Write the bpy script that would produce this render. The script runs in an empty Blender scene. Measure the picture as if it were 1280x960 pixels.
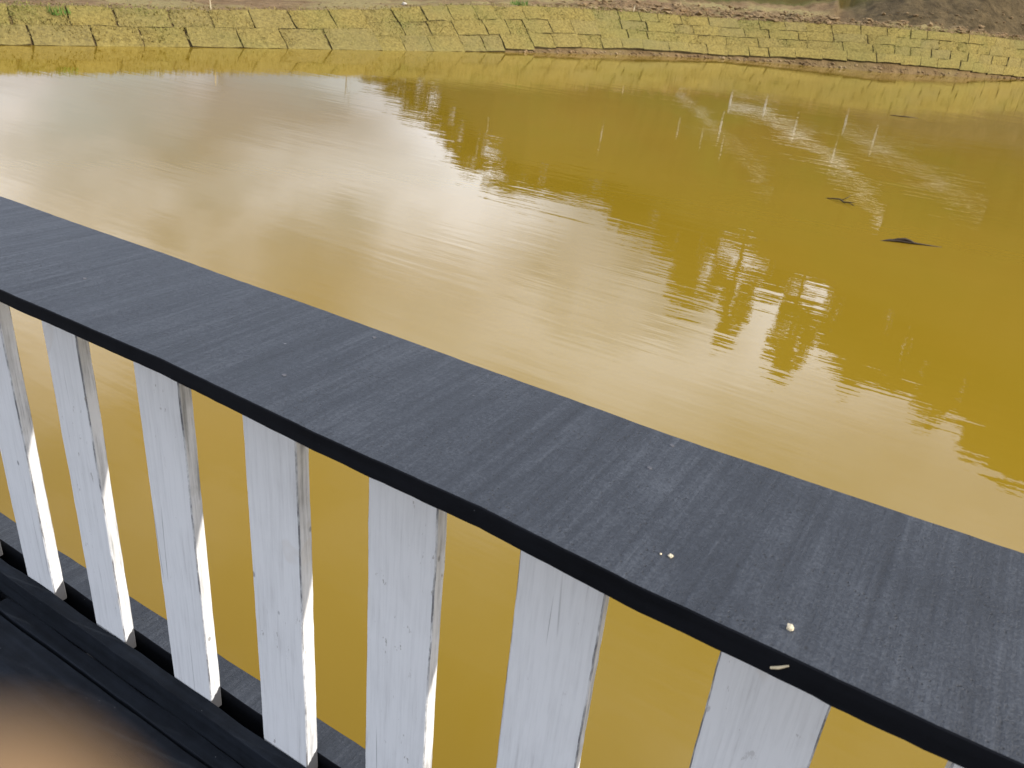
import bpy, bmesh, math, random
import numpy as np
from mathutils import Vector, Matrix, noise as mnoise

random.seed(7); rng = np.random.default_rng(7)
sc = bpy.context.scene
COL = sc.collection
R = math.radians
H = 1.75                                   # camera height above the water (water at z = 0)

# ---------------------------------------------------------------- camera
CAMM = Matrix(((0.84644518, 0.29968385, -0.4401365),      # rows: world X, Y, Z; columns: camera right, down, forward
               (0.52539765, -0.33572891, 0.78182058),
               (0.08653246, -0.89301494, -0.44162931)))
cam = bpy.data.cameras.new('Camera'); co = bpy.data.objects.new('Camera', cam); COL.objects.link(co)
rot = Matrix((CAMM.col[0], -CAMM.col[1], -CAMM.col[2])).transposed().to_4x4()
co.matrix_world = Matrix.Translation((0, 0, H)) @ rot
cam.sensor_width = 36; cam.lens = 36 * 1020.73 / 1280
cam.clip_start = 0.002; cam.clip_end = 3000
cam.dof.use_dof = True; cam.dof.focus_distance = 1.7; cam.dof.aperture_fstop = cam.lens / 2.0
sc.camera = co

# ---------------------------------------------------------------- sky, sun, exposure
SUN = Vector((1.0, 0.185, 0.525)).normalized()             # towards the sun
sun_el = math.asin(SUN.z); sun_az = math.atan2(SUN.x, SUN.y)
w = bpy.data.worlds.new('World'); sc.world = w; w.use_nodes = True
nt = w.node_tree; nt.nodes.clear()
def wn(t, **k):
    n = nt.nodes.new(t)
    for a, b in k.items(): setattr(n, a, b)
    return n
out = wn('ShaderNodeOutputWorld'); bg = wn('ShaderNodeBackground'); bg.inputs[1].default_value = 0.12
sky = wn('ShaderNodeTexSky', sky_type='NISHITA', sun_disc=False)
sky.sun_elevation = sun_el; sky.sun_rotation = sun_az; sky.air_density = 1.0; sky.dust_density = 1.0
tc = wn('ShaderNodeTexCoord'); sep = wn('ShaderNodeSeparateXYZ'); nt.links.new(tc.outputs['Generated'], sep.inputs[0])
zz = wn('ShaderNodeMath', operation='MAXIMUM'); nt.links.new(sep.outputs[2], zz.inputs[0]); zz.inputs[1].default_value = 0.0
za = wn('ShaderNodeMath', operation='ADD'); nt.links.new(zz.outputs[0], za.inputs[0]); za.inputs[1].default_value = 0.42
dx = wn('ShaderNodeMath', operation='DIVIDE'); nt.links.new(sep.outputs[0], dx.inputs[0]); nt.links.new(za.outputs[0], dx.inputs[1])
dy = wn('ShaderNodeMath', operation='DIVIDE'); nt.links.new(sep.outputs[1], dy.inputs[0]); nt.links.new(za.outputs[0], dy.inputs[1])
cmb = wn('ShaderNodeCombineXYZ'); nt.links.new(dx.outputs[0], cmb.inputs[0]); nt.links.new(dy.outputs[0], cmb.inputs[1])
cmb.inputs[2].default_value = 1.1
n1 = wn('ShaderNodeTexNoise'); n1.inputs['Scale'].default_value = 1.5; n1.inputs['Detail'].default_value = 9; n1.inputs['Roughness'].default_value = 0.52
nt.links.new(cmb.outputs[0], n1.inputs['Vector'])
r1 = wn('ShaderNodeValToRGB'); r1.color_ramp.elements[0].position = 0.34; r1.color_ramp.elements[1].position = 0.50
nt.links.new(n1.outputs[0], r1.inputs[0])
n2 = wn('ShaderNodeTexNoise'); n2.inputs['Scale'].default_value = 1.9; n2.inputs['Detail'].default_value = 7; n2.inputs['Roughness'].default_value = 0.45
off = wn('ShaderNodeVectorMath', operation='ADD'); off.inputs[1].default_value = (9.1, 3.3, 1.6)
nt.links.new(cmb.outputs[0], off.inputs[0]); nt.links.new(off.outputs[0], n2.inputs['Vector'])
r2 = wn('ShaderNodeValToRGB')
r2.color_ramp.elements[0].position = 0.38; r2.color_ramp.elements[0].color = (3.4, 3.75, 4.8, 1)
r2.color_ramp.elements[1].position = 0.66; r2.color_ramp.elements[1].color = (15.6, 16.5, 18.6, 1)
nt.links.new(n2.outputs[0], r2.inputs[0])
mr = wn('ShaderNodeMapRange'); mr.interpolation_type = 'SMOOTHSTEP'                  # flat grey cloud bases low down, brighter billows higher up
for k_, v_ in zip(('From Min', 'From Max', 'To Min', 'To Max'), (0.06, 0.40, 0.68, 1.25)): mr.inputs[k_].default_value = v_
nt.links.new(sep.outputs[2], mr.inputs[0])
cs_ = wn('ShaderNodeVectorMath', operation='SCALE'); nt.links.new(r2.outputs[0], cs_.inputs[0]); nt.links.new(mr.outputs[0], cs_.inputs['Scale'])
mx = wn('ShaderNodeMixRGB'); nt.links.new(r1.outputs[0], mx.inputs[0]); nt.links.new(sky.outputs[0], mx.inputs[1]); nt.links.new(cs_.outputs[0], mx.inputs[2])
nt.links.new(mx.outputs[0], bg.inputs[0]); nt.links.new(bg.outputs[0], out.inputs[0])

sl = bpy.data.lights.new('sun', 'SUN'); sl.energy = 4.2; sl.angle = R(0.53); sl.color = (1.0, 0.93, 0.82)
so = bpy.data.objects.new('sun', sl); COL.objects.link(so); so.rotation_euler = SUN.to_track_quat('Z', 'Y').to_euler(); so.location = (20, 0, 30)
vs = sc.view_settings; vs.view_transform = 'Standard'; vs.look = 'None'; vs.gamma = 1; vs.use_curve_mapping = False; vs.exposure = 0.17

# ---------------------------------------------------------------- helpers
def obj(name, verts, faces, mat, parent=None, smooth=False, loc=None):
    me = bpy.data.meshes.new(name); me.from_pydata([tuple(v) for v in verts], [], [tuple(f) for f in faces]); me.update()
    if mat: me.materials.append(mat)
    if smooth: me.polygons.foreach_set('use_smooth', [True] * len(me.polygons))
    o = bpy.data.objects.new(name, me); COL.objects.link(o)
    if loc is not None: o.location = loc
    if parent: o.parent = parent
    return o
def empty(name, loc, label=None, cat=None, group=None):
    o = bpy.data.objects.new(name, None); COL.objects.link(o); o.location = loc; o.empty_display_size = 0.1
    if label: tag(o, label, cat, group)
    return o
def tag(o, label=None, cat=None, group=None, kind=None):
    if label: o['label'] = label
    if cat: o['category'] = cat
    if group: o['group'] = group
    if kind: o['kind'] = kind
    return o

class Mat:
    def __init__(s, name, rough=0.7, spec=0.4):
        s.m = bpy.data.materials.new(name); s.m.use_nodes = True; s.t = s.m.node_tree; s.b = s.t.nodes['Principled BSDF']
        s.b.inputs['Roughness'].default_value = rough; s.b.inputs['Specular IOR Level'].default_value = spec
    def n(s, t, **k):
        n = s.t.nodes.new(t)
        for a, b in k.items(): setattr(n, a, b)
        return n
    def l(s, a, b): s.t.links.new(a, b)
    def pos(s, scale=(1, 1, 1), rotz=0, space='Object', loc=(0, 0, 0)):
        if space == 'World': src = s.n('ShaderNodeNewGeometry').outputs['Position']
        else: src = s.n('ShaderNodeTexCoord').outputs['Object']
        mp = s.n('ShaderNodeMapping'); mp.inputs['Scale'].default_value = scale; mp.inputs['Rotation'].default_value = (0, 0, rotz); mp.inputs['Location'].default_value = loc
        s.l(src, mp.inputs[0]); return mp.outputs[0]
    def noise(s, vec, scale=5, detail=5, rough=0.55, dist=0):
        n = s.n('ShaderNodeTexNoise'); n.inputs['Scale'].default_value = scale; n.inputs['Detail'].default_value = detail
        n.inputs['Roughness'].default_value = rough; n.inputs['Distortion'].default_value = dist; s.l(vec, n.inputs['Vector']); return n.outputs[0]
    def vor(s, vec, scale=5, feature='F1'):
        n = s.n('ShaderNodeTexVoronoi', feature=feature); n.inputs['Scale'].default_value = scale; s.l(vec, n.inputs['Vector']); return n.outputs['Distance']
    def ramp(s, f, stops):
        r = s.n('ShaderNodeValToRGB'); e = r.color_ramp.elements
        while len(e) < len(stops): e.new(0.5)
        for k, (p, c) in zip(e, stops):
            k.position = p; k.color = (c, c, c, 1) if isinstance(c, (int, float)) else (*c, 1)
        s.l(f, r.inputs[0]); return r.outputs[0]
    def mix(s, f, a, b, mode='MIX'):
        m = s.n('ShaderNodeMixRGB', blend_type=mode)
        for i, v in enumerate((f, a, b)):
            if isinstance(v, (int, float)): m.inputs[i].default_value = v if i == 0 else (v, v, v, 1)
            elif isinstance(v, tuple): m.inputs[i].default_value = (*v, 1)
            else: s.l(v, m.inputs[i])
        return m.outputs[0]
    def math(s, op, a, b=0.0):
        m = s.n('ShaderNodeMath', operation=op)
        for i, v in enumerate((a, b)):
            if isinstance(v, (int, float)): m.inputs[i].default_value = v
            else: s.l(v, m.inputs[i])
        return m.outputs[0]
    def col(s, c):
        if isinstance(c, tuple): s.b.inputs['Base Color'].default_value = (*c, 1)
        else: s.l(c, s.b.inputs['Base Color'])
        return s
    def bump(s, h, dist=0.01, strength=1.0):
        b = s.n('ShaderNodeBump'); b.inputs['Distance'].default_value = dist; b.inputs['Strength'].default_value = strength
        s.l(h, b.inputs['Height']); s.l(b.outputs[0], s.b.inputs['Normal']); return s

# ---------------------------------------------------------------- materials
def m_water():
    m = Mat('murky_water', 0.02, 0.5); m.b.inputs['IOR'].default_value = 1.333
    p = m.pos(space='World')
    c = m.ramp(m.noise(p, 0.22, 5, 0.6), [(0.3, (0.212, 0.137, 0.009)), (0.7, (0.242, 0.148, 0.013))])
    m.col(c)
    a = R(-29.5)
    rip = m.noise(m.pos((0.42, 5.2, 1), -a, 'World'), 1.1, 3, 0.55, 0.2)
    rip2 = m.noise(m.pos((0.8, 3.6, 1), -a + 0.12, 'World', (3, 1, 0)), 3.6, 2, 0.5)
    msk = m.ramp(m.noise(m.pos((1.0, 1.6, 1), -a, 'World', (0.7, 5.3, 0)), 0.33, 2), [(0.40, 0.2), (0.60, 1.0)])
    near = m.noise(m.pos((1.2, 2.0, 1), -a - 0.3, 'World'), 7.0, 3, 0.5)
    h = m.math('ADD', m.math('MULTIPLY', m.math('MULTIPLY', rip, msk), 1.0), m.math('MULTIPLY', m.math('MULTIPLY', rip2, msk), 0.22))
    h = m.math('ADD', h, m.math('MULTIPLY', near, 0.13))
    m.bump(h, 0.0027, 1.0)
    return m.m
def m_cap():
    m = Mat('charcoal_painted_plank', 0.5, 0.5)
    p = m.pos()
    saw = m.noise(m.pos((1, 0.03, 1), 0.02), 110, 6, 0.7)
    saw2 = m.noise(m.pos((1, 0.045, 1), -0.03), 26, 5, 0.65)
    fine = m.noise(p, 260, 4, 0.75)
    med = m.noise(p, 7, 6, 0.65)
    f = m.mix(0.36, saw, saw2); f = m.mix(0.45, f, fine); f = m.mix(0.22, f, med)
    c = m.ramp(f, [(0.36, (0.004, 0.006, 0.010)), (0.5, (0.022, 0.0265, 0.035)), (0.66, (0.074, 0.082, 0.095))])
    pit = m.ramp(m.vor(m.pos((1, 0.8, 1)), 170), [(0.10, 0.0), (0.22, 1.0)])
    pm = m.ramp(m.noise(p, 11, 4), [(0.46, 1.0), (0.60, 0.0)])
    pit = m.math('MAXIMUM', pit, pm)
    c = m.mix(pit, (0.008, 0.009, 0.012), c)
    pit2 = m.ramp(m.vor(m.pos((1, .7, 1), .4, loc=(3, 1, 0)), 95), [(0.10, 1.0), (0.20, 0.0)])
    pit2 = m.math('MULTIPLY', pit2, m.ramp(m.noise(m.pos(loc=(2, 8, 1)), 6, 5, .65), [(0.53, 0.0), (0.60, 0.9)]))
    c = m.mix(pit2, c, (0.004, 0.005, 0.007))
    sp = m.ramp(m.vor(p, 28), [(0.035, 1.0), (0.06, 0.0)])
    spm = m.ramp(m.noise(p, 9, 2), [(0.60, 0.0), (0.64, 0.45)])
    c = m.mix(m.math('MULTIPLY', sp, spm), c, (0.42, 0.42, 0.42))
    m.col(c)
    m.l(m.ramp(med, [(0.3, 0.42), (0.7, 0.66)]), m.b.inputs['Roughness'])
    h = m.math('ADD', m.math('MULTIPLY', f, 1.0), m.math('MULTIPLY', pit, 0.25))
    m.bump(h, 0.005, 1.0)
    return m.m
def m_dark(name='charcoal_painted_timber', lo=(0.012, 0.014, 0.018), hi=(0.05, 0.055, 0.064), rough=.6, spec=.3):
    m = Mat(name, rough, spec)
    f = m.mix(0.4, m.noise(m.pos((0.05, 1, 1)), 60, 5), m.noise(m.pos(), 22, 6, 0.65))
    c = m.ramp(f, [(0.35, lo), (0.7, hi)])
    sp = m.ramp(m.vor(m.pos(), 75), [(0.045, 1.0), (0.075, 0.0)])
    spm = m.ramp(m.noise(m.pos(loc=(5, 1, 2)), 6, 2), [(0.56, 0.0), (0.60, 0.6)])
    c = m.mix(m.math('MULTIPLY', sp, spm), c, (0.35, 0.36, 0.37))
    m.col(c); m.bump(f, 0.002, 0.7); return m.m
def m_baluster():
    m = Mat('white_painted_board', 0.55, 0.3)
    ob = m.n('ShaderNodeObjectInfo'); 
    tcn = m.n('ShaderNodeTexCoord'); ad = m.n('ShaderNodeVectorMath', operation='ADD'); m.l(tcn.outputs['Object'], ad.inputs[0])
    rs = m.n('ShaderNodeVectorMath', operation='SCALE'); rs.inputs[0].default_value = (7, 11, 3); m.l(ob.outputs['Random'], rs.inputs['Scale']); m.l(rs.outputs[0], ad.inputs[1])
    def pp(sc_):
        mp = m.n('ShaderNodeMapping'); mp.inputs['Scale'].default_value = sc_; m.l(ad.outputs[0], mp.inputs[0]); return mp.outputs[0]
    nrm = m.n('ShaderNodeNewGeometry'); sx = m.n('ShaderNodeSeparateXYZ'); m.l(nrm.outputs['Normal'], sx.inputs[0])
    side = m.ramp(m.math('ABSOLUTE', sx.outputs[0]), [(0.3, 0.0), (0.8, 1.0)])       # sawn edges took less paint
    grain = m.noise(pp((1, 1, 0.05)), 160, 5, 0.65)
    blot = m.noise(pp((1, 1, 0.5)), 16, 5, 0.6)
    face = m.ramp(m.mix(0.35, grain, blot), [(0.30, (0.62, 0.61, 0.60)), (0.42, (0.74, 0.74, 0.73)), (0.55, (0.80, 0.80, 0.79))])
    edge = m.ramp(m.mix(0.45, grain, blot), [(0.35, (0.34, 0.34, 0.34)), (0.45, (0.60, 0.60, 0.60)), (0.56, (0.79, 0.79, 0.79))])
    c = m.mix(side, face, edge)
    arr = m.ramp(m.math('ABSOLUTE', sx.outputs[0]), [(0.35, 0.0), (0.55, 1.0), (0.85, 1.0), (0.97, 0.0)])     # worn arris
    arr = m.math('MULTIPLY', arr, m.ramp(m.noise(pp((1, 1, .25)), 60, 4, .7), [(0.42, 0.0), (0.58, 0.85)]))
    c = m.mix(arr, c, (0.13, 0.13, 0.14))
    # thin drying cracks
    ck = m.ramp(m.vor(pp((1, 1, 0.025)), 20, 'DISTANCE_TO_EDGE'), [(0.006, 1.0), (0.014, 0.0)])
    ckm = m.ramp(m.noise(pp((1, 1, 0.3)), 9, 2), [(0.56, 0.0), (0.62, 0.6)])
    c = m.mix(m.math('MULTIPLY', ck, ckm), c, (0.16, 0.15, 0.14))
    chp = m.math('MULTIPLY', m.ramp(m.noise(pp((1, 1, .35)), 75, 4, .7), [(0.64, 0.0), (0.67, 0.75)]), m.ramp(m.noise(pp((1, 1, 1)), 5, 3), [(0.50, 0.0), (0.62, 1.0)]))
    c = m.mix(chp, c, (0.33, 0.30, 0.27))
    kn = m.ramp(m.vor(pp((1, 1, 0.6)), 11), [(0.03, 0.8), (0.05, 0.0)])
    c = m.mix(kn, c, (0.25, 0.24, 0.24))
    # tannin stain near the top on a few boards
    st = m.ramp(m.noise(pp((1, 1, 0.8)), 7, 3, 0.5, 0.6), [(0.64, 0.0), (0.67, 0.22), (0.72, 0.10)])
    c = m.mix(st, c, (0.62, 0.55, 0.46))
    # charcoal paint of the bottom rails lapped up the sawn edge
    so_ = m.n('ShaderNodeSeparateXYZ'); m.l(tcn.outputs['Object'], so_.inputs[0])
    lvl = m.math('ADD', so_.outputs[2], m.math('MULTIPLY', so_.outputs[1], -1.0))
    lvl = m.math('ADD', lvl, m.math('MULTIPLY', m.noise(pp((1, 1, 1)), 120, 3), 0.012))
    dk = m.ramp(lvl, [(0.004, 1.0), (0.0055, 0.0)])
    m.t.nodes[-1]
    c = m.mix(m.math('MULTIPLY', dk, side), c, (0.06, 0.06, 0.065))
    m.col(c); m.bump(m.mix(0.3, grain, blot), 0.0012, 0.7); return m.m
def m_turf():
    m = Mat('dry_turf', 0.95, 0.1)
    p = m.pos(space='World'); ob = m.n('ShaderNodeObjectInfo')
    c = m.ramp(m.noise(p, 14, 6, 0.7), [(0.30, (0.115, 0.087, 0.030)), (0.5, (0.245, 0.186, 0.052)), (0.70, (0.35, 0.275, 0.085))])
    g = m.ramp(m.noise(p, 0.5, 3), [(0.42, 0.0), (0.65, 0.65)])
    c = m.mix(m.math('MULTIPLY', g, 0.6), c, (0.17, 0.165, 0.05))
    c = m.mix(m.ramp(ob.outputs['Random'], [(0.0, 0.0), (0.6, 0.05), (1.0, 0.3)]), c, (0.19, 0.16, 0.085))
    m.col(c); m.bump(m.noise(p, 30, 5, 0.7), 0.05, 0.8); return m.m
def m_blade():
    m = Mat('dry_grass', 0.9, 0.1)
    p = m.pos(space='World')
    c = m.ramp(m.noise(p, 9, 4, 0.7), [(0.3, (0.15, 0.118, 0.036)), (0.52, (0.28, 0.22, 0.075)), (0.72, (0.39, 0.315, 0.115))])
    g = m.ramp(m.noise(p, 0.5, 3), [(0.42, 0.0), (0.62, 0.7)])
    m.col(m.mix(g, c, (0.19, 0.21, 0.05))); return m.m
def m_soil(name='bare_soil', a=(0.10, 0.065, 0.035), b=(0.25, 0.175, 0.10), g=(0.30, 0.24, 0.10)):
    m = Mat(name, 0.95, 0.1); p = m.pos(space='World')
    c = m.ramp(m.noise(p, 3.0, 8, 0.7), [(0.3, a), (0.7, b)])
    c = m.mix(m.ramp(m.noise(p, 0.6, 4), [(0.45, 0.0), (0.7, 0.8)]), c, g)
    m.col(c); m.bump(m.noise(p, 7, 8, 0.7), 0.12, 0.9); return m.m
def m_ground():
    m = Mat('earth_and_pasture', 0.95, 0.1); p = m.pos(space='World')
    soil = m.ramp(m.noise(p, 2.5, 8, 0.7), [(0.3, (0.12, 0.072, 0.033)), (0.7, (0.31, 0.205, 0.105))])
    dry = m.ramp(m.noise(p, 6, 6, 0.7), [(0.3, (0.22, 0.17, 0.07)), (0.7, (0.38, 0.31, 0.13))])
    c = m.mix(m.ramp(m.noise(m.pos((1, 1, 1), 0, 'World'), 0.35, 5, 0.6), [(0.46, 0.0), (0.60, 0.9)]), soil, dry)
    at = m.n('ShaderNodeAttribute', attribute_name='cover'); sp = m.n('ShaderNodeSeparateColor'); m.l(at.outputs['Color'], sp.inputs[0])
    cut = m.ramp(m.noise(p, 2.0, 8, 0.72), [(0.3, (0.040, 0.029, 0.014)), (0.7, (0.165, 0.118, 0.058))])
    c = m.mix(sp.outputs[0], c, cut)
    pas = m.ramp(m.noise(p, 0.16, 7, 0.65), [(0.34, (0.075, 0.042, 0.010)), (0.48, (0.095, 0.066, 0.014)), (0.64, (0.075, 0.082, 0.014))])
    c = m.mix(sp.outputs[1], c, pas)
    m.col(c); m.bump(m.noise(p, 5, 8, 0.72), 0.18, 0.9); return m.m
def m_plain(name, c, rough=0.8, var=0.35, scale=20, spec=0.3):
    m = Mat(name, rough, spec)
    f = m.noise(m.pos(), scale, 5, 0.65)
    m.col(m.mix(m.ramp(f, [(0.3, 0.0), (0.7, 1.0)]), tuple(x * (1 - var) for x in c), c)); m.bump(f, 0.003, 0.5); return m.m
def m_leaf(name, a, b):
    m = Mat(name, 0.7, 0.2)
    f = m.noise(m.pos(space='World'), 1.1, 4, 0.6)
    m.col(m.ramp(f, [(0.35, a), (0.65, b)])); return m.m
def m_skin():
    m = Mat('skin', 0.65, 0.15)
    f = m.noise(m.pos(), 90, 4, 0.6)
    m.col(m.ramp(f, [(0.3, (0.205, 0.126, 0.062)), (0.7, (0.245, 0.152, 0.078))]))
    m.b.inputs['Subsurface Weight'].default_value = 0.0; m.b.inputs['Subsurface Radius'].default_value = (0.006, 0.003, 0.002)
    m.b.inputs['Subsurface Scale'].default_value = 0.5
    m.bump(m.noise(m.pos(), 900, 2), 0.0002, 0.5); return m.m

MW, MC, MD, MB = m_water(), m_cap(), m_dark(), m_baluster()
MBK = m_dark('black_paint_and_shade', (0.003, 0.0035, 0.005), (0.008, 0.009, 0.012), .8, .12)  # cap's black edge paint; also shade painted on the outer rail's sides
MDK = m_dark('charcoal_painted_deck', (0.004, 0.0055, 0.008), (0.015, 0.019, 0.026), .75, .16)
MT, MBL, MS, MG = m_turf(), m_blade(), m_soil('bare_soil', (0.100, 0.062, 0.026), (0.26, 0.175, 0.080), (0.22, 0.160, 0.065)), m_ground()
MSD = m_soil('root_soil_painted_shade', (0.050, 0.038, 0.018), (0.12, 0.092, 0.046), (0.10, 0.08, 0.035))  # turf-side soil, darkened to paint in the shade of joints and overhang
MCLOD = m_soil('crumbled_clay', (0.12, 0.074, 0.034), (0.36, 0.245, 0.125), (0.38, 0.28, 0.15))
MWHITE = m_plain('white_fence_paint', (0.78, 0.78, 0.76), 0.6, 0.1)
MBARK = m_plain('bark', (0.16, 0.12, 0.08), 0.9, 0.5)
MTWIG = m_plain('wet_dead_wood', (0.055, 0.035, 0.018), 0.6, 0.5, 60)
MSTRAW = m_plain('dry_straw', (0.62, 0.52, 0.34), 0.8, 0.3, 60)
MCRUMB = m_plain('cream_crumb', (0.75, 0.64, 0.44), 0.8, 0.25, 300)
MPEB = m_plain('pale_stone', (0.55, 0.50, 0.42), 0.8, 0.3, 30)
MGREEN = m_leaf('fresh_grass', (0.06, 0.13, 0.02), (0.12, 0.22, 0.04))
ML = [m_leaf('leaf_olive', (0.045, 0.042, 0.010), (0.10, 0.085, 0.020)), m_leaf('leaf_green', (0.035, 0.045, 0.010), (0.085, 0.095, 0.020))]
MSTEEL = m_plain('nail_steel', (0.10, 0.10, 0.11), 0.45, 0.4, 200)
MSKIN = m_skin()

# ---------------------------------------------------------------- shore line: azimuth (deg from +Y towards +X), water radius, bank run, bank top height, bare strip at the foot
SH = np.array([(-180, 13, 1.2, .5, .03), (-130, 12.5, 1.2, .5, .03), (-95, 14, 1.0, .5, .03), (-75, 16, 1.0, .52, .03),
    (-61.62, 17.44, 1.0, .541, .04), (-57.57, 17.88, 1.05, .562, .038), (-53.23, 18.47, 1.1, .58, .025), (-48.61, 19.23, 1.3, .614, .019),
    (-43.75, 20.17, 1.5, .684, .03), (-38.71, 21.42, 2.0, .831, .027), (-33.54, 23.09, 2.29, 1.009, .044), (-28.34, 25.07, 2.4, 1.121, .09),
    (-23.19, 27.53, 2.3, 1.14, .11), (-18.14, 30.05, 2.08, 1.156, .055), (-13.25, 31.7, 1.89, 1.269, .12), (-8.58, 32.8, 1.86, 1.379, .19),
    (-4.23, 35.85, 1.82, 1.402, .13), (-.99, 40.05, 1.8, 1.318, .01), (3, 44.5, 1.8, 1.25, .02), (10, 49, 1.8, 1.2, .03), (30, 50, 1.8, 1.1, .03), (60, 46, 1.6, .9, .03),
    (90, 40, 1.5, .8, .03), (130, 22, 1.3, .6, .03), (180, 13, 1.2, .5, .03)])
def sh(az):
    return [np.interp(az, SH[:, 0], SH[:, k]) for k in (1, 2, 3, 4)]
# elevation (deg) of the hill's ridge as the pond sees it, the terrace below the hill, and the dark cut slope behind the bank
RID = np.array([(-180, 0.8), (-75, .8), (-46, 1.0), (-43, 3.0), (-38, 6.0), (-35, 8.3), (-32.5, 10.6), (-30, 11.8), (-24, 12.0), (-19, 14.0), (-12, 15.8), (-4, 17.4), (3, 19.5), (10, 21), (20, 21), (35, 15), (50, 6), (62, 1.5), (80, .8), (180, .8)])
TER = np.array([(-180, 1.0), (-45, 1.1), (-36, 2.0), (-24, 2.7), (-12, 3.0), (0, 4.2), (20, 4.2), (60, 1.5), (180, 1.0)])
ST = np.array([(-180, 8), (-30, 7), (-15, 5.0), (-8, 2.6), (4, 1.6), (40, 3), (60, 6), (180, 8)])
CUT = np.array([(-180, 0), (-14, 0), (-9, 1.1), (-4, 1.9), (3, 2.5), (20, 2.3), (45, 0), (180, 0)])
RR = 120.0; RT = 56.0
def nz(x, y, s, seed=0.0): return mnoise.fractal(Vector((x * s, y * s, seed)), 0.9, 2.1, 5)
def ground_z(r, az):
    Rw, run, zt, _ = sh(az); s = r - Rw - run
    if s < 0: return zt * max(-1, (r - Rw) / run)
    zr = RR * math.tan(R(np.interp(az, RID[:, 0], RID[:, 1]))) - H
    zm = np.interp(az, TER[:, 0], TER[:, 1]); zr = max(zr, zm + .2)
    st = np.interp(az, ST[:, 0], ST[:, 1]); cut = np.interp(az, CUT[:, 0], CUT[:, 1])
    if r <= RT:
        k = min(1, max(0, (s - st) / 4.0)); k2 = min(1, s / max(.5, RT - Rw - run))
        return zt + cut * k + (zm - zt - cut) * k2 ** (1 if cut < .5 else 3)
    if r <= RR: return zm + (zr - zm) * ((r - RT) / (RR - RT)) ** 0.97
    return zr - .25 * zr * min(1, (r - RR) / 150)
def at(r, az, z=None):
    a = R(az); return Vector((r * math.sin(a), r * math.cos(a), ground_z(r, az) if z is None else z))

# ---------------------------------------------------------------- water
def water():
    n = 64; V = [(0, 0, 0)]; F = []
    for i in range(n):
        a = -180 + 360 * i / n; Rw = sh(a)[0] + 1.2
        V.append((Rw * math.sin(R(a)), Rw * math.cos(R(a)), 0))
    for i in range(n): F.append((0, 1 + (i + 1) % n, 1 + i))
    tag(obj('water', V, F, MW), kind='structure')
water()

# ---------------------------------------------------------------- ground: bank band and land beyond it
azs = np.concatenate([np.arange(-180, -72, 3.0), np.arange(-72, 12, 0.22), np.arange(12, 180, 3.0)])
def strip(name, radii_fn, mat, zfix, cover=False):
    V = []; F = []; C = []; nA = len(azs); nr = None
    for az in azs:
        rs = radii_fn(az); nr = len(rs)
        for j, r in enumerate(rs):
            x, y = r * math.sin(R(az)), r * math.cos(R(az)); z = ground_z(r, az)
            z += zfix(r, az, x, y, j); V.append((x, y, z))
            if cover:
                Rw, run, zt, _ = sh(az); s = r - Rw - run
                st = np.interp(az, ST[:, 0], ST[:, 1])
                k = np.clip((s - st + 0.25 * nz(x, y, 0.6, 9)) / 0.35, 0, 1) * np.clip((az + 13) / 3, 0, 1)
                g = np.clip((s - st - np.interp(az, [-20, -8, 10], [0.5, 4.0, 6.0]) + 1.5 * nz(x, y, .3, 4)) / 2.5, 0, 1)
                C.append((k, g, 0, 1))
    for i in range(nA):
        i2 = (i + 1) % nA
        for j in range(nr - 1):
            F.append((i * nr + j, i2 * nr + j, i2 * nr + j + 1, i * nr + j + 1))
    o = obj(name, V, [f[::-1] for f in F], mat, smooth=True)
    if cover:
        ca = o.data.color_attributes.new('cover', 'FLOAT_COLOR', 'POINT'); ca.data.foreach_set('color', np.array(C, dtype=np.float32).ravel())
    return o
def rad_bank(az):
    Rw, run, zt, _ = sh(az); return np.concatenate([[Rw - 6, Rw - 1.0, Rw - .25], np.linspace(Rw - .05, Rw + run, 9)])
bank = strip('pond_bank', rad_bank, MS, lambda r, az, x, y, j: (-0.3 if j < 2 else 0.03 * nz(x, y, 2.0) if 3 < j < 11 else 0))
tag(bank, kind='structure')
def rad_land(az):
    Rw, run, zt, _ = sh(az); b = Rw + run
    return np.concatenate([b + np.array([0, .12, .25, .4, .55, .7, .9, 1.1, 1.3, 1.5, 1.8, 2.1, 2.4, 2.8, 3.2, 3.7, 4.2, 4.8, 5.5, 6.3, 7.2, 8.5, 10]), np.linspace(max(b + 11.5, RT + 1), 118, 20), [RR, 125, 140, 180, 300, 600, 1500]])
def land_fix(r, az, x, y, j):
    if j == 0: return 0
    Rw, run, zt, _ = sh(az); s = r - Rw - run
    rough = np.interp(az, [-60, -40, -25, -10, 0], [0.03, 0.05, 0.13, 0.16, 0.14]) * min(1, s / 0.3)
    z = rough * nz(x, y, 1.7) + 0.5 * rough * abs(nz(x, y, 4.5, 3))
    lip = np.interp(az, [-55, -30, -22, -4], [0.0, 0.0, 0.10, 0.12]) * math.exp(-((s - .55) / .4) ** 2)
    if r > 45: z += 0.5 * nz(x, y, 0.12, 2)
    return z + lip
ground = tag(strip('ground', rad_land, MG, land_fix, True), kind='structure')

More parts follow.
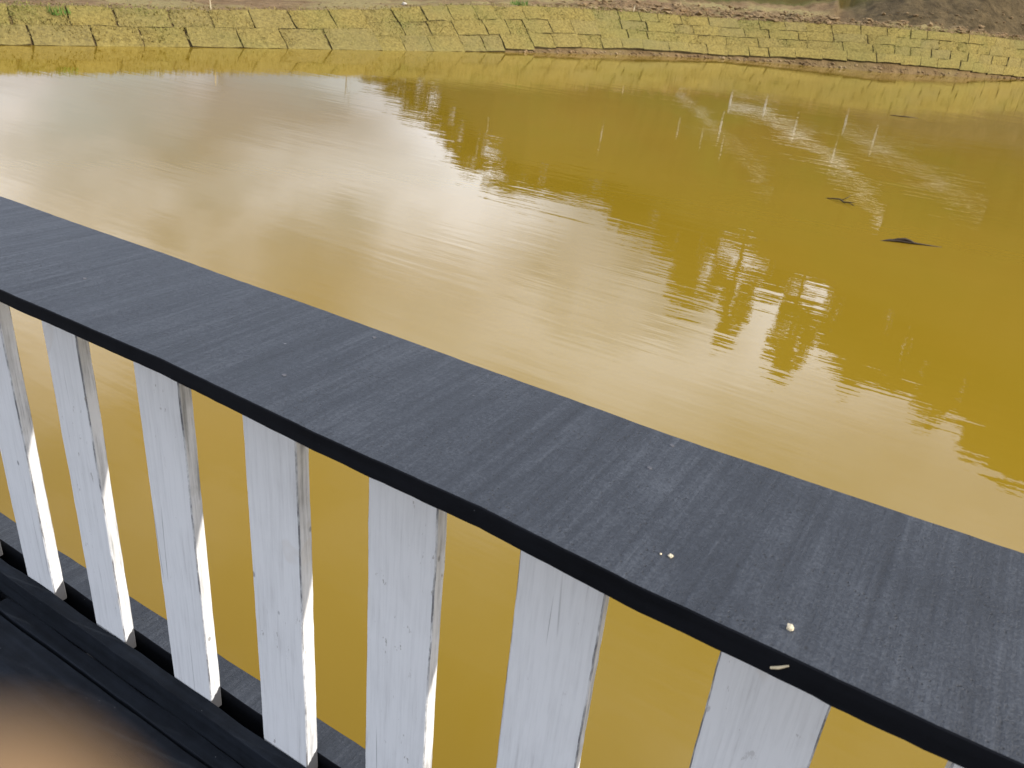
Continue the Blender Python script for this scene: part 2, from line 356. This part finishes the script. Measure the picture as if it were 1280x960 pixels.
# ---------------------------------------------------------------- turf blocks laid on the bank
A_ = np.arange(-66, 4.01, 0.25)
Rw_, run_, zt_, vl_ = sh(A_)
Pw = np.stack([Rw_ * np.sin(np.radians(A_)), Rw_ * np.cos(np.radians(A_)), np.zeros_like(A_)], 1)
Pt = np.stack([(Rw_ + run_) * np.sin(np.radians(A_)), (Rw_ + run_) * np.cos(np.radians(A_)), zt_], 1)
U_ = np.concatenate([[0], np.cumsum(np.linalg.norm(np.diff(Pw, axis=0), axis=1))])
def bankpt(u, v):
    a = np.array([np.interp(u, U_, Pw[:, k]) for k in range(3)]); b = np.array([np.interp(u, U_, Pt[:, k]) for k in range(3)])
    return a + (b - a) * v
def u_of(az): return float(np.interp(az, A_, U_))
def bank_n(u):
    t = bankpt(u + .2, .5) - bankpt(u - .2, .5); s = bankpt(u, 1) - bankpt(u, 0); n = np.cross(t, s); n /= np.linalg.norm(n); return n if n[2] > 0 else -n
def skew(u):
    az = np.interp(u, U_, A_); return np.interp(az, [-62, -50, -40, -30, -20, -8, 0], [-.08, -.22, -.62, -.95, -.75, -.45, -.2])
def turf():
    k = 0
    segs = [(-66, -40, 2), (-40, -25.5, 3), (-25.5, 4, 4)]
    for a0, a1, rows in segs:
        u0, u1 = u_of(a0), u_of(a1)
        for row in range(rows):
            u = u0 - random.uniform(0, .6)
            if a0 > -60: u = u0 - random.uniform(0.0, 0.11)
            while u < u1 - .15:
                wd = random.uniform(.66, 1.12) * (1.0 if rows < 4 else 1.11)
                if u + wd > u1 - .35 and a1 < 0: wd = u1 - u
                uc = u + wd / 2
                vb = float(np.interp(np.interp(uc, U_, A_), SH[:, 0], SH[:, 4])) + .01
                vb = float(np.interp(np.interp(uc, U_, A_), [-36, -29], [-.06, vb]))
                va, vc = vb + (1.0 - vb) * row / rows, vb + (1.0 - vb) * (row + 1) / rows
                slope_len = np.linalg.norm(bankpt(uc, 1) - bankpt(uc, 0))
                gu = random.choice([0.002, 0.004, 0.008, 0.014, 0.030]) if rows > 2 else random.choice([0.003, 0.008, 0.016, 0.026, 0.034]); gv = random.choice([0.001, 0.002, 0.004, 0.016] if rows > 2 else [.002, .008, .016, .022]) / slope_len
                n = bank_n(uc); lift = .055 + random.uniform(-.010, .016) + (.03 if row == 0 and rows > 3 else 0); tilt = random.uniform(-.02, .02)
                nx, ny = 4, 3; V = []; base = []
                jit = lambda a: random.uniform(-a, a)
                for j in range(ny + 1):
                    for i in range(nx + 1):
                        fu, fv = i / nx, j / ny
                        edge = i in (0, nx) or j in (0, ny)
                        uu = u + gu + (wd - 2 * gu) * fu + jit(.014); v = va + gv + (vc - va - 2 * gv) * fv + jit(.008)
                        uu += skew(uu) * (v - .1)
                        p = bankpt(uu, v); q = p + n * (lift - (.014 if edge else 0) + tilt * (fu - .5) + jit(.008) + .02 * nz(p[0], p[1], 1.5, 6))
                        V.append(q); base.append(p - n * .05)
                V = np.array(V); c = V.mean(0); ring = [i for i in range(nx + 1)] + [j * (nx + 1) + nx for j in range(1, ny + 1)] + [ny * (nx + 1) + i for i in range(nx - 1, -1, -1)] + [j * (nx + 1) for j in range(ny - 1, 0, -1)]
                vs_ = list(V - c); F = []
                for j in range(ny):
                    for i in range(nx):
                        a = j * (nx + 1) + i; F.append((a, a + nx + 1, a + nx + 2, a + 1))
                o0 = len(vs_)
                for i in ring: vs_.append(base[i] - c)
                m_ = len(ring)
                for i in range(m_): F.append((ring[i], ring[(i + 1) % m_], o0 + (i + 1) % m_, o0 + i))
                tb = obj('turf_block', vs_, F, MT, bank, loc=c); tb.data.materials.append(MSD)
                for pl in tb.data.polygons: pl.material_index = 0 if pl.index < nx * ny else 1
                k += 1; u += wd
    return k
NT = turf()

def blades():
    N = 34000
    u = rng.uniform(u_of(-64), u_of(2), N); V = np.zeros((N * 3, 3))
    a = np.stack([np.interp(u, U_, Pw[:, k]) for k in range(3)], 1); b = np.stack([np.interp(u, U_, Pt[:, k]) for k in range(3)], 1)
    vl = np.interp(np.interp(u, U_, A_), SH[:, 0], SH[:, 4])
    v = vl + (1.04 - vl) * rng.uniform(0, 1, N) ** 0.95
    p = a + (b - a) * v[:, None]; p[:, 2] += .045
    ang = rng.uniform(0, 2 * np.pi, N); h = rng.uniform(.02, .06, N); wd = rng.uniform(.006, .016, N)
    d = np.stack([np.cos(ang), np.sin(ang), np.zeros(N)], 1)
    lean = rng.normal(0, .04, (N, 3)); lean[:, 2] = h
    V[0::3] = p - d * wd[:, None]; V[1::3] = p + d * wd[:, None]; V[2::3] = p + lean
    F = np.arange(N * 3).reshape(-1, 3)
    me = bpy.data.meshes.new('turf_grass'); me.from_pydata(V.tolist(), [], F.tolist()); me.materials.append(MBL)
    o = bpy.data.objects.new('turf_grass', me); COL.objects.link(o)
    tag(o, 'short dry yellow grass growing over the turf blocks of the bank', 'grass', kind='stuff')
blades()

# ---------------------------------------------------------------- crumbled clay behind the turf edge
def clods():
    V = []; F = []
    bm = bmesh.new(); bmesh.ops.create_icosphere(bm, subdivisions=1, radius=1.0)
    bv = np.array([v.co[:] for v in bm.verts]); bf = [[v.index for v in f.verts] for f in bm.faces]; bm.free()
    for i in range(4200):
        az = random.choice([random.uniform(-30, 0), random.uniform(-26, -8), random.uniform(-64, 0)])
        Rw, run, zt, _ = sh(az); s = abs(random.gauss(.5, .55)) if random.random() < .6 else random.uniform(0, 4.5); r = Rw + run + s
        size = random.uniform(.012, .05) * (1.0 if az > -30 else .5)
        if random.random() < .08 and az > -28: size *= 2.2
        p = at(r, az); p.z += land_fix(r, az, p.x, p.y, 1) + size * .3
        q = bv * size * rng.uniform(.5, 1.5, (len(bv), 1)) * np.array([random.uniform(.8, 2.2), random.uniform(.8, 1.8), random.uniform(.4, .8)])
        o = len(V); V += (q + np.array(p)).tolist(); F += [[o + k for k in f] for f in bf]
    # lumps slumped along the foot of the turf
    for i in range(200):
        az = random.uniform(-31, 0); Rw, run, zt, vl = sh(az); vl *= .7; v = random.uniform(0, max(vl, .02)) ; r = Rw + run * v
        size = random.uniform(.02, .06)
        p = at(r, az, zt * v + size * .2)
        q = bv * size * rng.uniform(.7, 1.3, (len(bv), 1)) * np.array([1.2, 1.2, .7])
        o = len(V); V += (q + np.array(p)).tolist(); F += [[o + k for k in f] for f in bf]
    tag(obj('soil_clods', V, F, MCLOD), 'crumbled brown clay lumps scattered behind and below the turf edge', 'soil', kind='stuff')
clods()

# ---------------------------------------------------------------- tubes
def tube(pts, rad, n=6):
    V = []; F = []
    pts = [Vector(p) for p in pts]
    if isinstance(rad, (int, float)): rad = [rad] * len(pts)
    for i, p in enumerate(pts):
        t = (pts[min(i + 1, len(pts) - 1)] - pts[max(i - 1, 0)]).normalized()
        a = t.orthogonal().normalized() if abs(t.z) > .9 else t.cross(Vector((0, 0, 1))).normalized(); b = t.cross(a)
        for k in range(n):
            th = 2 * math.pi * k / n; V.append(p + (a * math.cos(th) + b * math.sin(th)) * rad[i])
    for i in range(len(pts) - 1):
        for k in range(n): F.append((i * n + k, i * n + (k + 1) % n, (i + 1) * n + (k + 1) % n, (i + 1) * n + k))
    F.append(tuple(range(n))[::-1]); F.append(tuple((len(pts) - 1) * n + k for k in range(n)))
    return V, F
def join(*parts):
    V = []; F = []
    for v, f in parts:
        o = len(V); V += list(v); F += [tuple(o + k for k in q) for q in f]
    return V, F
def box(x0, x1, y0, y1, z0, z1):
    V = [(x, y, z) for z in (z0, z1) for y in (y0, y1) for x in (x0, x1)]
    return V, [(0, 2, 3, 1), (4, 5, 7, 6), (0, 1, 5, 4), (2, 6, 7, 3), (0, 4, 6, 2), (1, 3, 7, 5)]

# ---------------------------------------------------------------- deck and railing
ZC = H - 0.5                                                # top of the cap plank
def plank(name, x0, x1, yn, yf, z0, z1, mat, parent, nx=40, wob=.0015, seed=0, ny=6, bev=.0016):
    """A sawn plank along X: yn/yf/z0 may be functions of x."""
    f = lambda g, x: g(x) if callable(g) else g
    V = []; F = []; xs = np.linspace(x0, x1, nx + 1); prof = None
    for x in xs:
        a = f(yn, x) + wob * nz(x, seed, 6, 1) + wob * .5 * nz(x, seed, 35, 2); b = f(yf, x) + wob * nz(x, seed, 6, 5) + wob * .5 * nz(x, seed, 35, 6)
        lo = f(z0, x) + wob * nz(x, seed, 8, 7) + wob * .4 * nz(x, seed, 40, 7); hi = f(z1, x) + wob * .4 * nz(x, seed, 5, 9)
        pr = [(a, lo + bev), (a, hi - bev), (a + bev * .8, hi)] + [(a + (b - a) * k / ny, hi) for k in range(1, ny)] + [(b - bev * .8, hi), (b, hi - bev), (b, lo + bev), (b - bev, lo), (a + bev, lo)]
        prof = len(pr); V += [(x, y, z) for y, z in pr]
    for i in range(nx):
        for k in range(prof):
            k2 = (k + 1) % prof; F.append((i * prof + k, i * prof + k2, (i + 1) * prof + k2, (i + 1) * prof + k))
    F.append(tuple(range(prof))[::-1]); F.append(tuple(nx * prof + k for k in range(prof)))
    c = np.array(V).mean(0)
    return obj(name, [np.array(v) - c for v in V], [q[::-1] for q in F], mat, parent, loc=c)

rail = empty('railing', (0, .755, .35), 'deck railing with white boards between a wide charcoal cap plank and bottom rails', 'railing')
def child(o, parent):
    o.parent = parent; o.matrix_parent_inverse = Matrix.Translation(-parent.location); return o
NX = [-3.2, -1.28, -.9, -.6, -.37, -.18, -.03, .1, 1.6]; NY = [.630, .6255, .627, .615, .613, .600, .596, .594, .590]
FX = [-3.2, -1.79, -1.23, -.81, -.31, -.1, .13, 1.6]; FY = [.912, .912, .911, .907, .899, .902, .911, .914]
TX = [-3.2, -1.2, -.7, -.3, 0, .3, 1.6]; TH = [.020, .024, .026, .029, .030, .028, .027]
capo = plank('cap_rail', -4.6, 1.7, lambda x: np.interp(x, NX, NY), lambda x: np.interp(x, FX, FY), lambda x: ZC - np.interp(x, TX, TH), ZC, MC, None, nx=420, wob=.0014, ny=10)
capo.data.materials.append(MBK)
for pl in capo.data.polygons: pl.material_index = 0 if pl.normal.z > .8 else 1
child(capo, rail)
for nx_, ny_ in [(-.256, .873), (-.257, .805), (-.74, .878), (-.745, .70), (-1.24, .74), (.24, .79), (.25, .70)]:
    bm = bmesh.new(); bmesh.ops.create_cone(bm, cap_ends=True, segments=10, radius1=.0035, radius2=.0028, depth=.0016)
    me = bpy.data.meshes.new('nail'); bm.to_mesh(me); bm.free(); me.materials.append(MSTEEL)
    o = bpy.data.objects.new('nail', me); COL.objects.link(o); o.location = (nx_, ny_, ZC + .0004); child(o, rail)
# balusters: measured left and right edges
YF = .745
bal = [(-1.404, -1.302, .024), (-1.146, -1.0335, .025), (-.888, -.774, .0285), (-.636, -.5135, .0245), (-.384, -.262, .018), (-.117, .007, .021), (.127, .250, .024), (.39, .51, .024), (.64, .76, .024), (.89, 1.01, .024), (1.14, 1.26, .024), (1.39, 1.51, .024)]
x = -1.404
for i in range(11):
    x -= .2565; bal.append((x, x + random.uniform(.105, .114), random.uniform(.023, .026)))
ZB = H - 1.335
for i, (xl, xr, dp) in enumerate(bal):
    nzv = 46; V = []; F = []; wv = .0016; b = .0022
    top = ZC - .016
    cx = (xl + xr) / 2
    for k in range(nzv + 1):
        z = -.03 + (top - ZB + .03) * k / nzv
        l = xl - cx + wv * nz(z, i, 4, 1) + .0008 * nz(z, i, 30, 2); r = xr - cx + wv * nz(z, i, 4, 3) + .0008 * nz(z, i, 30, 4)
        y0 = wv * .6 * nz(z, i, 5, 5); y1 = dp + wv * .6 * nz(z, i, 5, 6)
        pr = [(l + b, y0)] + [(l + (r - l) * t, y0) for t in (.33, .66)] + [(r - b, y0), (r, y0 + b), (r, y1 - b), (r - b, y1), (l + b, y1), (l, y1 - b), (l, y0 + b)]
        V += [(p, q, z) for p, q in pr]
    m_ = 10
    for k in range(nzv):
        for j in range(m_): F.append((k * m_ + j, k * m_ + (j + 1) % m_, (k + 1) * m_ + (j + 1) % m_, (k + 1) * m_ + j))
    F.append(tuple(range(m_))[::-1]); F.append(tuple(nzv * m_ + j for j in range(m_)))
    o = obj('baluster', V, F, MB, loc=(cx, YF, ZB)); child(o, rail)
child(plank('bottom_rail', -4.6, 1.7, .714, YF - .0015, H - 1.405, ZB, MDK, None, nx=160, wob=.0025, seed=3, bev=.0014), rail)
orail = plank('bottom_rail', -4.6, 1.7, YF + .034, .839, H - 1.43, ZB, MC, None, nx=160, wob=.002, seed=5, bev=.0014)
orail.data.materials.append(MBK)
for pl in orail.data.polygons: pl.material_index = 0 if pl.normal.z > .8 else 1  # sunlit top kept lighter, sides blackened to paint the shaded void between rails
child(orail, rail)

deck = tag(empty('deck', (0, 0, .34)), kind='structure')
ZD = H - 1.40
def dchild(o): return child(o, deck)
dchild(plank('edge_strip', -4.6, -1.735, .678, .7125, ZD - .03, ZD, MDK, None, nx=60, wob=.002, seed=11))
dchild(plank('edge_strip', -1.700, 1.7, .678, .7125, ZD - .03, ZD, MDK, None, nx=90, wob=.002, seed=12))
y = .672
for k in range(9):
    wd = random.uniform(.19, .23); dchild(plank('deck_plank', -4.6, 1.7, y - wd, y, ZD - .03, ZD - .002 - random.uniform(0, .003), MDK, None, nx=90, wob=.002, seed=20 + k)); y -= wd + .006
dchild(plank('edge_beam', -4.6, 1.7, .72, .83, .10, ZD - .036, MD, None, nx=30, seed=40))
dchild(plank('edge_beam', -4.6, 1.7, -1.05, -.95, .10, ZD - .036, MD, None, nx=30, seed=41))
for xx in (-4.2, -2.9, -1.6, -.3, 1.0):
    o = obj('joist', *box(-.04, .04, -.85, .85, -.06, .06), MD, loc=(xx, -.12, ZD - .036 - .065)); dchild(o)
    for yy in (.79, -1.0):
        V, F = tube([(0, 0, -1.6), (0, 0, .13)], [.07, .065], 10); dchild(obj('pile', V, F, MD, loc=(xx, yy, 0)))

# ---------------------------------------------------------------- crumbs and bits lying on the cap plank
def lump(name, loc, size, mat, label, cat, flat=.7, seed=0):
    bm = bmesh.new(); bmesh.ops.create_icosphere(bm, subdivisions=2, radius=1)
    for v in bm.verts:
        k = 1 + .45 * mnoise.noise(v.co * 1.7 + Vector((seed, 0, 0))); v.co *= k; v.co.z *= flat; v.co *= size
    me = bpy.data.meshes.new(name); bm.to_mesh(me); bm.free(); me.materials.append(mat)
    o = bpy.data.objects.new(name, me); COL.objects.link(o); o.location = loc; tag(o, label, cat); return o
lump('crumb', (-.046, .632, ZC + .0020), .0036, MCRUMB, 'largest cream crumb lying near the inner edge of the cap plank', 'crumb', .75, 3)
lump('crumb', (-.173, .662, ZC + .0012), .0024, MCRUMB, 'small pale crumb beside a tinier speck on the cap plank', 'crumb', .8, 5)
lump('crumb', (-.1825, .6595, ZC + .0006), .0012, MCRUMB, 'tiny pale speck beside the small crumb on the cap plank', 'crumb', .8, 9)
V, F = tube([(-.007, 0, -.0055), (-.001, -.001, -.001), (.0065, .0, .005)], [.0012, .0015, .0008], 6)
tag(obj('wood_sliver', V, F, MSTRAW, loc=(-.0415, .5945, ZC - .0125)), 'tan wood sliver stuck on the dark inner edge of the cap plank', 'wood sliver')

# ---------------------------------------------------------------- floating twigs
def floater(loc, pts, rads, label, extra=(), sc_=1.0):
    parts = [tube([Vector(p) * sc_ for p in pts], rads, 6)] + [tube([Vector(p) * sc_ for p in e[0]], e[1], 5) for e in extra]
    V, F = join(*parts); o = obj('floating_twig', V, F, MTWIG, loc=loc, smooth=True); tag(o, label, 'twig', 'twigs floating on the pond'); return o
floater((-1.40, 8.99, 0.0), [(-.16, .06, .0), (-.07, .04, .016), (-.02, .03, .022), (.03, -.02, .012), (.09, -.03, .016), (.16, -.06, -.004)], [.003, .007, .008, .008, .006, .003], 'bent floating twig with a forked end on the ochre water', [([(.0, .01, .015), (.05, .07, .05), (.07, .10, .075)], [.005, .004, .002]), ([(.06, -.02, .012), (.11, -.05, .03), (.15, -.06, .03)], [.005, .004, .002])])
floater((-.62, 7.76, 0.0), [(-.17, -.09, -.006), (-.10, -.04, .010), (-.02, 0, .014), (.06, .03, .010), (.15, .07, .008), (.30, .15, .0)], [.006, .012, .013, .011, .006, .003], 'thick floating twig with a humped dark middle on the ochre water', [([(-.10, -.04, .008), (-.045, -.01, .026), (.01, .01, .036), (.06, .03, .024), (.09, .04, .010)], [.008, .011, .012, .010, .007])])
floater((-2.14, 18.55, 0.0), [(-.25, -.12, 0), (0, .0, .008), (.25, .12, 0)], [.006, .012, .005], 'thin straight floating twig closest to the turf bank')

# ---------------------------------------------------------------- bits on the far bank top
def b_at(az, s): 
    Rw, run, zt, _ = sh(az); r = Rw + run + s; p = at(r, az); p.z += land_fix(r, az, p.x, p.y, 1); return p
p = b_at(-50.2, -.05); V, F = tube([(0, 0, -.1), (-.01, .02, .12), (-.035, .03, .33)], [.014, .013, .007], 6)
tag(obj('dry_stick', V, F, MSTRAW, loc=p), 'pale dry stick standing upright at the top of the turf bank', 'stick')
p = b_at(-24.0, .05); V, F = tube([(-.03, 0, -.03), (.0, .0, .06), (.03, .01, .22)], [.03, .028, .008], 6)
tag(obj('wood_stake', V, F, MSTRAW, loc=p), 'short whitish stake poking out where turf meets crumbled clay', 'stake')
lump('pebble', b_at(-38.5, 1.1) + Vector((0, 0, .03)), .07, MPEB, 'single pale pebble on the bare earth behind the turf', 'pebble', .7, 2)
for az, s, n_, lab, sp in [(-31.2, .45, 90, 'bright green grass tuft on the earth behind the turf', .28), (-58.4, -.35, 60, 'dull green weed tuft between the turf blocks', .2)]:
    q = b_at(az, s) if s > 0 else Vector(bankpt(u_of(az), .8)); V = []; F = []
    for i in range(n_):
        a = random.uniform(0, 6.28); rr = sp * math.sqrt(random.random()); bx, by = rr * math.cos(a), rr * math.sin(a); h = random.uniform(.08, .2); wq = .014; a2 = random.uniform(0, 3.14)
        o = len(V); V += [(bx - wq * math.cos(a2), by - wq * math.sin(a2), 0), (bx + wq * math.cos(a2), by + wq * math.sin(a2), 0), (bx + random.uniform(-.06, .06), by + random.uniform(-.06, .06), h)]; F.append((o, o + 1, o + 2))
    tag(obj('grass_tuft', V, F, MGREEN, loc=q), lab, 'grass tuft')

# ---------------------------------------------------------------- white fences and posts on the hillside (seen mirrored in the pond)
def fence(pts, label, rails, posts):
    P = []
    for az, el in pts:
        best = None
        t = math.tan(R(el)); r = 55.0
        while r < 118:
            if ground_z(r, az) + .78 > r * t - H: best = r; break
            r += .1
        P.append(at(best or 57.0, az))
    root = empty('white_fence', P[0], label, 'fence', 'white fences climbing the hillside')
    pv = box(-.05, .05, -.05, .05, -.3, .88)
    for p in [P[k] for k in posts]: obj('post', *pv, MWHITE, root, loc=p - P[0])
    for a, b in zip(P[:-1], P[1:]):
        d = b - a; hd = Vector((d.x, d.y, 0)).normalized(); nrm = Vector((-hd.y, hd.x, 0)) * .02
        for z0, z1 in rails:
            o_ = Vector((-hd.y, hd.x, 0)) * (-.085)
            V = [];
            for q in (a, b):
                for sg in (-1, 1):
                    for z in (z0, z1): V.append(q - P[0] + o_ + nrm * sg + Vector((0, 0, z)))
            F = [(0, 1, 3, 2), (4, 6, 7, 5), (0, 4, 5, 1), (2, 3, 7, 6), (1, 5, 7, 3), (0, 2, 6, 4)]
            obj('rail', V, F, MWHITE, root)
    return P
fence([(-20.6, 5.5), (-19.1, 6.4), (-17.3, 7.7), (-15.5, 9.0), (-14.3, 10.0), (-13.2, 10.9)], 'white post and rail fence on the slope beside the scattered single posts', ((.80, .85),), (0, 2))
fence([(-17.0, 6.05), (-14.8, 6.25), (-12.7, 7.25), (-11.1, 7.9), (-10.0, 8.45), (-8.8, 9.2), (-7.9, 9.9), (-7.0, 10.9), (-6.2, 11.8)], 'white post and rail fence on the slope between the other two fences', ((.60, .85),), (0, 1, 2, 4))
fence([(-9.8, 6.6), (-7.9, 7.2), (-5.9, 7.85), (-3.8, 8.75), (-2.2, 9.4), (-.7, 10.0)], 'white post and rail fence on the slope nearest the tall ridge trees', ((.72, .85),), (0, 1))
for az, el in [(-20.0, 8.4), (-18.4, 8.8), (-17.0, 9.4), (-32.7, 9.2), (-25.0, 9.3)]:
    t = math.tan(R(el)); r = 56.0
    while r < 118 and ground_z(r, az) + .9 < r * t - H: r += .1
    V, F = join(box(-.04, .04, -.04, .04, -.3, .52), box(-.055, .055, -.055, .055, .521, .56))
    tag(obj('white_post', V, F, MWHITE, loc=at(r, az)), 'single white post standing free on the grassy hillside', 'post', 'single white posts on the hillside')

# ---------------------------------------------------------------- trees on the ridge
def crown_mesh(seed, n=4200):
    rg = np.random.default_rng(seed); cl = []
    for i in range(26):
        z = rg.uniform(0, 1); rad = .5 * math.sin(math.pi * min(1, .12 + z * .85)) ** .7; a = rg.uniform(0, 6.28); q = rg.uniform(.3, 1.0)
        cl.append((rad * q * math.cos(a), rad * q * math.sin(a), z, rg.uniform(.12, .24)))
    cl = np.array(cl); k = rg.integers(0, len(cl), n)
    d = rg.normal(size=(n, 3)); d /= np.linalg.norm(d, axis=1)[:, None]
    p = cl[k, :3] + d * (cl[k, 3] * rg.uniform(.3, 1, n) ** .5)[:, None] * np.array([1, 1, .7])
    s = rg.uniform(.03, .065, n)[:, None]
    t1 = rg.normal(size=(n, 3)); t1 /= np.linalg.norm(t1, axis=1)[:, None]; t2 = np.cross(t1, d); t2 /= np.linalg.norm(t2, axis=1)[:, None] + 1e-9
    V = np.zeros((n * 4, 3)); V[0::4] = p - t1 * s; V[1::4] = p + t2 * s * .6; V[2::4] = p + t1 * s; V[3::4] = p - t2 * s * .6
    me = bpy.data.meshes.new('crown'); me.from_pydata(V.tolist(), [], np.arange(n * 4).reshape(-1, 4).tolist()); me.materials.append(ML[seed % 2]); return me
crowns = [crown_mesh(s) for s in range(4)]
def tree(i, az, el, wd, r=None, lab='leafy green tree on the ridge of the hill beyond the pond', grp='trees along the hill ridge'):
    wd *= 1.75; r = r or RR + random.uniform(-4, 1); p = at(r, az); top = r * math.tan(R(el)) - H; h = max(2.5, top - p.z)
    root = empty('ridge_tree', p - Vector((0, 0, .3)), lab, 'tree', grp)
    pts = [(0, 0, 0), (.05 * h * random.uniform(-1, 1), .03 * h, .4 * h), (0, 0, .85 * h)]
    parts = [tube(pts, [.035 * h ** .8, .022 * h ** .8, .01 * h ** .8], 7)]
    for k in range(5):
        a = random.uniform(0, 6.28); z = random.uniform(.35, .7) * h; parts.append(tube([(0, 0, z), (wd * .3 * math.cos(a), wd * .3 * math.sin(a), z + .15 * h)], [.012 * h ** .8, .005 * h ** .8], 5))
    obj('trunk', *join(*parts), MBARK, root)
    c = bpy.data.objects.new('crown', crowns[i % 4]); COL.objects.link(c); c.parent = root
    base = (.20 if el in (21, 22.3) else .06) * h
    c.location = (0, 0, base + .3); c.scale = (wd, wd, h - base); c.rotation_euler = (0, 0, random.uniform(0, 6.28))
for i, (az, el, wd) in enumerate([(-40.5, 6.9, 2.4), (-36.8, 9.0, 4.2), (-34.3, 10.7, 3.6), (-31.0, 12.9, 5.5), (-28.4, 12.7, 5.5), (-25.8, 12.7, 5.5), (-23.6, 13.2, 5), (-21.5, 14.8, 5), (-19.3, 15.6, 5), (-18.2, 16.8, 4.5), (-6.0, 20.5, 4.5), (-1, 21.5, 5), (-12.2, 17.6, 4.5), (-3.7, 21.2, 5), (2, 22.6, 5.5), (5, 24, 5.5), (8.3, 25, 6), (-22.5, 13.6, 5), (-38.5, 7.6, 3.6), (-35.6, 9.6, 3.5), (-33.2, 12.0, 3.5), (-16.9, 19.0, 4.6), (-14.3, 21, 3.2), (-9.9, 22.3, 4.4), (-7, 20.8, 3.6), (-4.9, 22.2, 5), (-2.4, 21.8, 5), (.6, 22.8, 5.5), (3.6, 24, 6), (6.6, 25, 6), (10, 26, 6.5), (14, 26, 6.5), (18, 25.5, 6.5)]):
    tree(i, az, el, wd)
def sapling(az, r, el, seed):
    random.seed(seed); p = at(r, az); h = r * math.tan(R(el)) - H - p.z
    root = empty('bare_sapling', p - Vector((0, 0, .2)), 'thin bare sapling on the flat ground behind the turf bank', 'sapling', 'bare saplings behind the bank')
    obj('trunk', *tube([(0, 0, 0), (.05 * h, 0, .5 * h), (-.02 * h, .02 * h, h)], [.03, .022, .008], 6), MBARK, root)
    for k in range(7):
        a = random.uniform(0, 6.28); z = random.uniform(.35, .9) * h; L = random.uniform(.15, .3) * h
        obj('branch', *tube([(.03 * h, 0, z), (.03 * h + L * .6 * math.cos(a), L * .6 * math.sin(a), z + L)], [.012, .004], 5), MBARK, root)
sapling(-52.5, 36, 7.4, 1); sapling(-50.0, 37, 7.7, 2); sapling(-40.0, 38, 7.6, 3); sapling(-42.2, 39, 8.0, 4)

# ---------------------------------------------------------------- the hand at the lens: a fingertip strays into the corner
def hand():
    def cs(p): return Vector((0, 0, H)) + CAMM @ (Vector(p) * .001)
    bm = bmesh.new(); o0 = cs((-74, 62, -26))
    def ball(p, r):
        bmesh.ops.create_icosphere(bm, subdivisions=2, radius=r * .001, matrix=Matrix.Translation(cs(p) - o0))
    def limb(pts):
        for (p, r), (q, t) in zip(pts[:-1], pts[1:]):
            p, q = Vector(p), Vector(q); n = max(2, int((q - p).length / (.25 * min(r, t))))
            for k in range(n + 1): ball(p.lerp(q, k / n), r + (t - r) * k / n)
    palm = (-74, 62, -26)
    limb([((-72, 50, -24), 15), ((-76, 70, -26), 17), ((-84, 112, -48), 21), ((-80, 190, -95), 30), ((-60, 330, -170), 40)])      # palm, wrist, forearm
    limb([((-74, 48, -22), 13), ((-66, 34, -10), 9.5), ((-48, 24, 16), 8.6), ((-29, 20, 15), 7.9), (TIP, 6.6)])                    # index finger, its tip over the lens corner
    limb([((-74, 56, -20), 13), ((-70, 50, -6), 10), ((-54, 52, 24), 9), ((-34, 53, 27), 8.3), ((-22, 52, 22), 7)])
    limb([((-76, 68, -20), 13), ((-72, 68, -6), 9.6), ((-56, 74, 23), 8.6), ((-37, 75, 25), 8), ((-26, 74, 20), 6.8)])
    limb([((-78, 80, -24), 12), ((-74, 84, -10), 8.6), ((-60, 94, 14), 7.6), ((-45, 96, 17), 7), ((-36, 95, 13), 6)])
    limb([((-78, 84, -34), 15), ((-62, 66, -44), 12), ((-44, 50, -38), 10), ((-26, 38, -28), 9.2), ((-12, 31, -22), 7.6)])         # thumb, off the side of the palm
    me = bpy.data.meshes.new('person'); bm.to_mesh(me); bm.free(); me.materials.append(MSKIN)
    o = bpy.data.objects.new('person', me); COL.objects.link(o); o.location = o0
    r = o.modifiers.new('skin', 'REMESH'); r.mode = 'VOXEL'; r.voxel_size = .0013; r.use_smooth_shade = True
    sm = o.modifiers.new('smooth', 'SMOOTH'); sm.iterations = 6; sm.factor = .5
    tag(o, 'bare hand whose out of focus fingertip strays over the dark deck planks', 'hand')
TIP = (-10.85, 11.9, 13.0)
hand()
print('turf blocks', NT, 'objects', len(bpy.data.objects))
